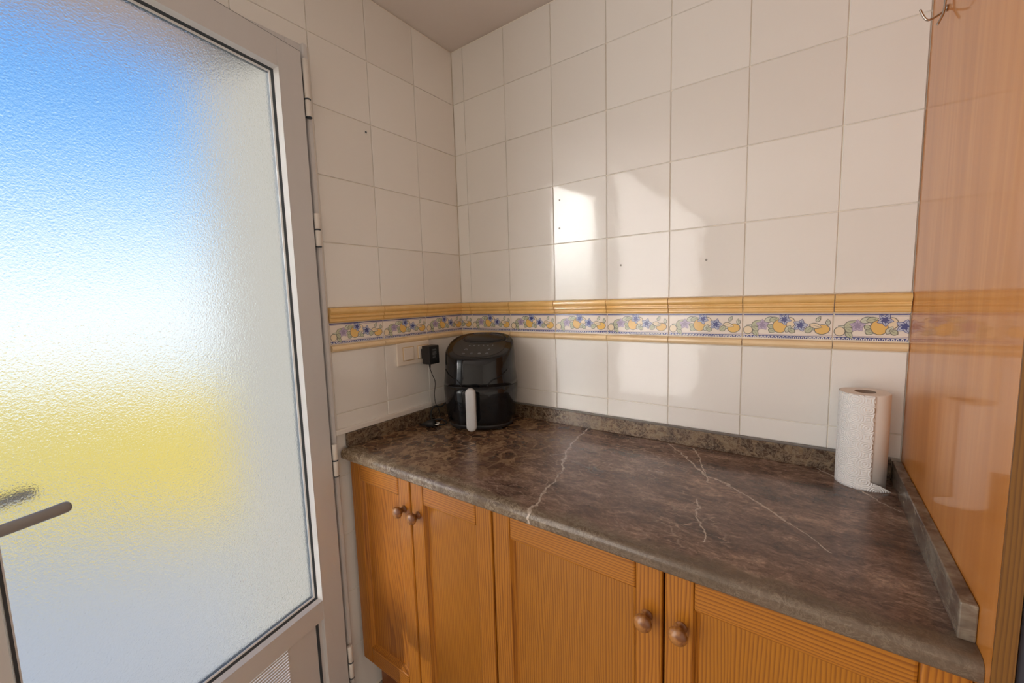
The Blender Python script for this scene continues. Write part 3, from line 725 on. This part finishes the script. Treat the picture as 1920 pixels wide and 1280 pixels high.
# control panel on the slanted top, with its rim and icons
SL = math.atan(.36)
def onTop(x, y, up=0): return Vector((x, y, topz(y)+up))
bm = bmesh.new(); n = 48; ring0, ring1, ring2 = [], [], []
for k in range(n):
    t = 2*PI*k/n; x, y = sq(t, .098, .083, 2.3); y -= .012
    ring0.append(bm.verts.new(onTop(x, y, -.001))); ring1.append(bm.verts.new(onTop(x*.995, y, .0009))); x, y = sq(t, .096, .081, 2.3); y -= .012; ring2.append(bm.verts.new(onTop(x, y, .0014)))
for a, b in ((ring0, ring1), (ring1, ring2)):
    for k in range(n): bm.faces.new((a[k], a[(k+1) % n], b[(k+1) % n], b[k]))
bm.faces.new(ring2); pan = obj('control_panel', mesh_from(bm, 'control_panel', M_BLACK2, False), fry)
def oval(name, cx, cy, rx, ry, rad, up, mat, parent, closed=True, t0=0, t1=2*PI, n=40):
    P = [onTop(cx+rx*math.cos(t0+(t1-t0)*k/n), cy+ry*math.sin(t0+(t1-t0)*k/n), up) for k in range(n+1)]
    bm = bmesh.new(); add_tube(bm, P, rad, 6); return obj(name, mesh_from(bm, name, mat, True), parent)
bm = bmesh.new(); n = 40
prf = [(1.0, -.001), (1.0, .002), (.97, .0035), (.80, .0052), (.4, .0066)]
rg = [[bm.verts.new(onTop(.008+.080*s_*math.cos(2*PI*k/n), .048+.038*s_*math.sin(2*PI*k/n), h)) for k in range(n)] for s_, h in prf]
for a, b in zip(rg, rg[1:]):
    for k in range(n): bm.faces.new((a[k], a[(k+1) % n], b[(k+1) % n], b[k]))
bm.faces.new(rg[-1]); obj('top_cover', mesh_from(bm, 'top_cover', M_BLACK2, True), fry)
oval('cover_groove', .008, .048, .0825, .0400, .0020, .0012, M_BLACKM, fry)
def icon(pts_list, x, y):
    bm = bmesh.new()
    for P in pts_list: add_tube(bm, [onTop(x+a, y+b, .0016) for a, b in P], .00055, 4)
    return obj('icon', mesh_from(bm, 'icon', M_ICON), pan)
circ = lambda r_, n=14, a0=0, a1=2*PI: [(r_*math.cos(a0+(a1-a0)*k/n), r_*math.sin(a0+(a1-a0)*k/n)) for k in range(n+1)]
ic = .0048
icon([circ(ic, 16, -1.0, 4.1), [(0, ic*1.1), (0, ic*.3)]], -.043, -.040)
icon([[(-ic, 0), (ic, 0)], [(0, -ic), (0, ic)]], .042, -.040)
icon([circ(ic), [(-ic*.5, 0), (ic*.5, 0)]], .040, -.070)
icon([circ(ic), [(-ic*.6, -ic*.5), (ic*.6, ic*.5)], [(-ic*.6, ic*.5), (ic*.6, -ic*.5)]], .012, -.070)
icon([circ(ic, 14, .6, 5.6), [(0, 0), (0, ic*.6)], [(0, 0), (ic*.5, 0)]], -.016, -.070)
icon([[(-ic, -ic*.6), (-ic, ic*.6), (-ic*.2, ic*.6), (-ic*.2, -ic*.6), (-ic, -ic*.6)], [(ic*.2, 0), (ic, 0)], [(ic*.6, -ic*.6), (ic*.6, ic*.6)]], -.045, -.070)
for k in range(6): icon([circ(.0022, 8)], -.036+k*.0172, -.0105)
# two raised lines sweeping down the housing front
def surf(x, h, out=.0012):
    w, d = dims(h); w += out; d += out; n_ = 2.6
    return Vector((x, -d*max(0., 1-abs(x/w)**n_)**(1/n_), h))
for sgn in (-1, 1):
    P = spline([surf(sgn*.1135, .216), surf(sgn*.100, .203), surf(sgn*.080, .190), surf(sgn*.064, .184), surf(sgn*.053, .174), surf(sgn*.045, .162)], 6)
    bm = bmesh.new(); add_tube(bm, P, [.0012]+[.0019]*(len(P)-2)+[.0012], 8); obj('trim_line', mesh_from(bm, 'trim_line', M_BLACK, True), fry)
# handle: a rounded upright grip on a bracket
hx = -.004
bm = bmesh.new(); yb = -dims(.1)[1]
add_box(bm, (hx-.0125, yb-.034, .080), (hx+.0125, yb+.004, .138), .004, 2); obj('handle_bracket', mesh_from(bm, 'handle_bracket', M_BLACKM), fry)
bm = bmesh.new(); n = 12; hw = .0172; zl, zh = .0165, .166
def stad(y, ins):
    P = []
    for k in range(n+1): a = PI*k/n; P.append((hx+(hw-ins)*math.cos(a), y, zh-hw+(hw-ins)*math.sin(a)))
    for k in range(n+1): a = PI+PI*k/n; P.append((hx+(hw-ins)*math.cos(a), y, zl+hw+(hw-ins)*math.sin(a)))
    return [bm.verts.new(p) for p in P]
rg = [stad(yb-.034, .002), stad(yb-.036, 0), stad(yb-.044, 0), stad(yb-.047, .002), stad(yb-.0485, .006)]
for a, b in zip(rg, rg[1:]):
    for k in range(len(a)): bm.faces.new((a[k], a[(k+1) % len(a)], b[(k+1) % len(a)], b[k]))
bm.faces.new(rg[0][::-1]); bm.faces.new(rg[-1]); bmesh.ops.recalc_face_normals(bm, faces=bm.faces[:])
obj('basket_handle', mesh_from(bm, 'basket_handle', M_SILVER, True), fry)
for sx in (-1, 1):
    for sy in (-1, 1):
        bm = bmesh.new(); add_lathe(bm, [(0, 0), (.010, 0), (.011, .002), (.011, .006), (0, .006)], 12, Matrix.Translation((sx*.075, sy*.070, 0))); obj('foot', mesh_from(bm, 'foot', M_BLACKM, True), fry)
# mains lead with its plug lying on the counter
Finv = (Matrix.Translation((FX, FY, Z(-.45))) @ Matrix.Rotation(frot, 4, 'Z')).inverted()
def wl(l): return [Finv @ Vector(p) for p in l]
zl_ = Z(-.45)+.0036
lead = spline([(.112, -.075, Z(-.33)), (.085, -.105, Z(-.335)), (.068, -.150, Z(-.365)), (.050, -.190, Z(-.40)), (.040, -.215, Z(-.395)), (.034, -.232, Z(-.41)), (.034, -.235, Z(-.435)), (.046, -.240, zl_), (.078, -.262, zl_), (.104, -.268, zl_),
               (.118, -.246, zl_), (.100, -.222, zl_), (.070, -.228, zl_+.006), (.046, -.262, zl_+.004), (.056, -.300, zl_+.002), (.0800, -.3060, zl_+.006)], 8)
tube('power_cord', wl(lead), .0030, M_CABLE, fry, 8)
bm = bmesh.new(); a = Vector((.078, -.3060, Z(-.45)+.0125)); dr = Vector((.80, .58, 0)).normalized()
add_tube(bm, [a-dr*.012, a, a+dr*.006, a+dr*.026, a+dr*.034], [.0045, .007, .012, .0125, .0115], 12); bm.transform(Finv); pl = obj('plug', mesh_from(bm, 'plug', M_BLACKM, True), fry)
for s_ in (-1, 1):
    sd = Vector((-dr.y, dr.x, 0))*.0085*s_; bm = bmesh.new(); add_tube(bm, [a+dr*.033+sd, a+dr*.050+sd, a+dr*.0525+sd], [.0023, .0023, .0012], 8); bm.transform(Finv); obj('plug_prong', mesh_from(bm, 'plug_prong', M_PRONG, True), pl)

# ------------------------------------------------------------------ kitchen paper roll
RX, RY, RR, RH = 1.3215, -.0640, .0465, .2215
roll = thing('paper_roll', 'white embossed kitchen paper roll standing by the orange panel', 'paper roll', (RX, RY, Z(-.45)))
bm = bmesh.new(); add_lathe(bm, [(.0195, .001), (RR, .001), (RR, RH-.001), (RR-.001, RH), (.0195, RH), (.0195, .001)], 64); bmesh.ops.recalc_face_normals(bm, faces=bm.faces[:])
ro = obj('inner_layers', mesh_from(bm, 'inner_layers', M_PAPER_S, True), roll)
ro.data.polygons.foreach_set('use_smooth', [abs(p.normal.z) < .5 for p in ro.data.polygons])
bm = bmesh.new(); add_lathe(bm, [(.0195, .0005), (.0195, RH+.0006), (.0183, RH+.0006), (.0183, .0005)], 32); obj('cardboard_core', mesh_from(bm, 'cardboard_core', M_CARD, True), roll)
# outer sheet: wraps clockwise seen from above and ends in a torn edge that stands off a little; its foot runs on as a loose strip
A0, A1 = math.radians(80), math.radians(287); NW, NH = 72, 30
bm = bmesh.new(); uvl = bm.loops.layers.uv.new('UVMap'); grid = []
tear = [random.uniform(-.0006, .0006) for _ in range(NH+1)]
for j in range(NH+1):
    z = RH*j/NH; row = []
    foot = max(0., 1-z/.020)**.6
    ext = .044*foot
    for i in range(NW+1):
        t = i/NW; L = (A1-A0)*(RR+.0012); s_ = t*(L+ext) + (tear[j] if i == NW else 0)
        if s_ <= L:
            a = A0+s_/(RR+.0012); k = max(0, (s_-(L-.022))/.022); rr = RR+.0012+.0022*k*k
            p = (rr*math.cos(a), rr*math.sin(a), z)
        else:
            a = A1; e = s_-L; rr = RR+.0034; tx, ty = -math.sin(a), math.cos(a)
            p = (rr*math.cos(a)+tx*e*.97+math.cos(a)*-e*e*3.0, rr*math.sin(a)+ty*e*.97-math.sin(a)*e*e*3.0, z)
        row.append((bm.verts.new(p), (s_, z)))
    grid.append(row)
for j in range(NH):
    for i in range(NW):
        q = [grid[j][i], grid[j][i+1], grid[j+1][i+1], grid[j+1][i]]
        f_ = bm.faces.new([v for v, _ in q])
        for lp, (_, uv) in zip(f_.loops, q): lp[uvl].uv = uv
sh = obj('outer_sheet', mesh_from(bm, 'outer_sheet', M_PAPER, True), roll)
md = sh.modifiers.new('thickness', 'SOLIDIFY'); md.thickness = .0005; md.offset = 1

# ------------------------------------------------------------------ hook at the top of the panel
hk = thing('wall_hook', 'small steel wire hook high on the orange panel', 'hook', (1.40, -.14, Z(.54)))
HO = Vector((1.40, -.14, Z(.54)))
def hp(l): return [Vector(p)-HO for p in l]
tube('upright_wire', hp(spline([(1.3940, -.150, Z(.72)), (1.3940, -.150, Z(.62)), (1.3940, -.150, Z(.555)), (1.3930, -.150, Z(.525)), (1.3890, -.151, Z(.512)), (1.3850, -.152, Z(.503))], 5)), .0020, M_CHROME, hk, 8)
tube('hook_wire', hp(spline([(1.3995, -.136, Z(.535)), (1.390, -.138, Z(.527)), (1.378, -.141, Z(.521)), (1.3715, -.143, Z(.521)), (1.366, -.143, Z(.530)), (1.3610, -.143, Z(.543))], 5)), .0020, M_CHROME, hk, 8)
bm = bmesh.new(); add_lathe(bm, [(0, 0), (.006, 0), (.006, .002), (.004, .004), (0, .004)], 14, Matrix.Translation(Vector((1.3996, -.136, Z(.535)))-HO) @ Matrix.Rotation(-PI/2, 4, 'Y')); obj('rosette', mesh_from(bm, 'rosette', M_CHROME, True), hk)
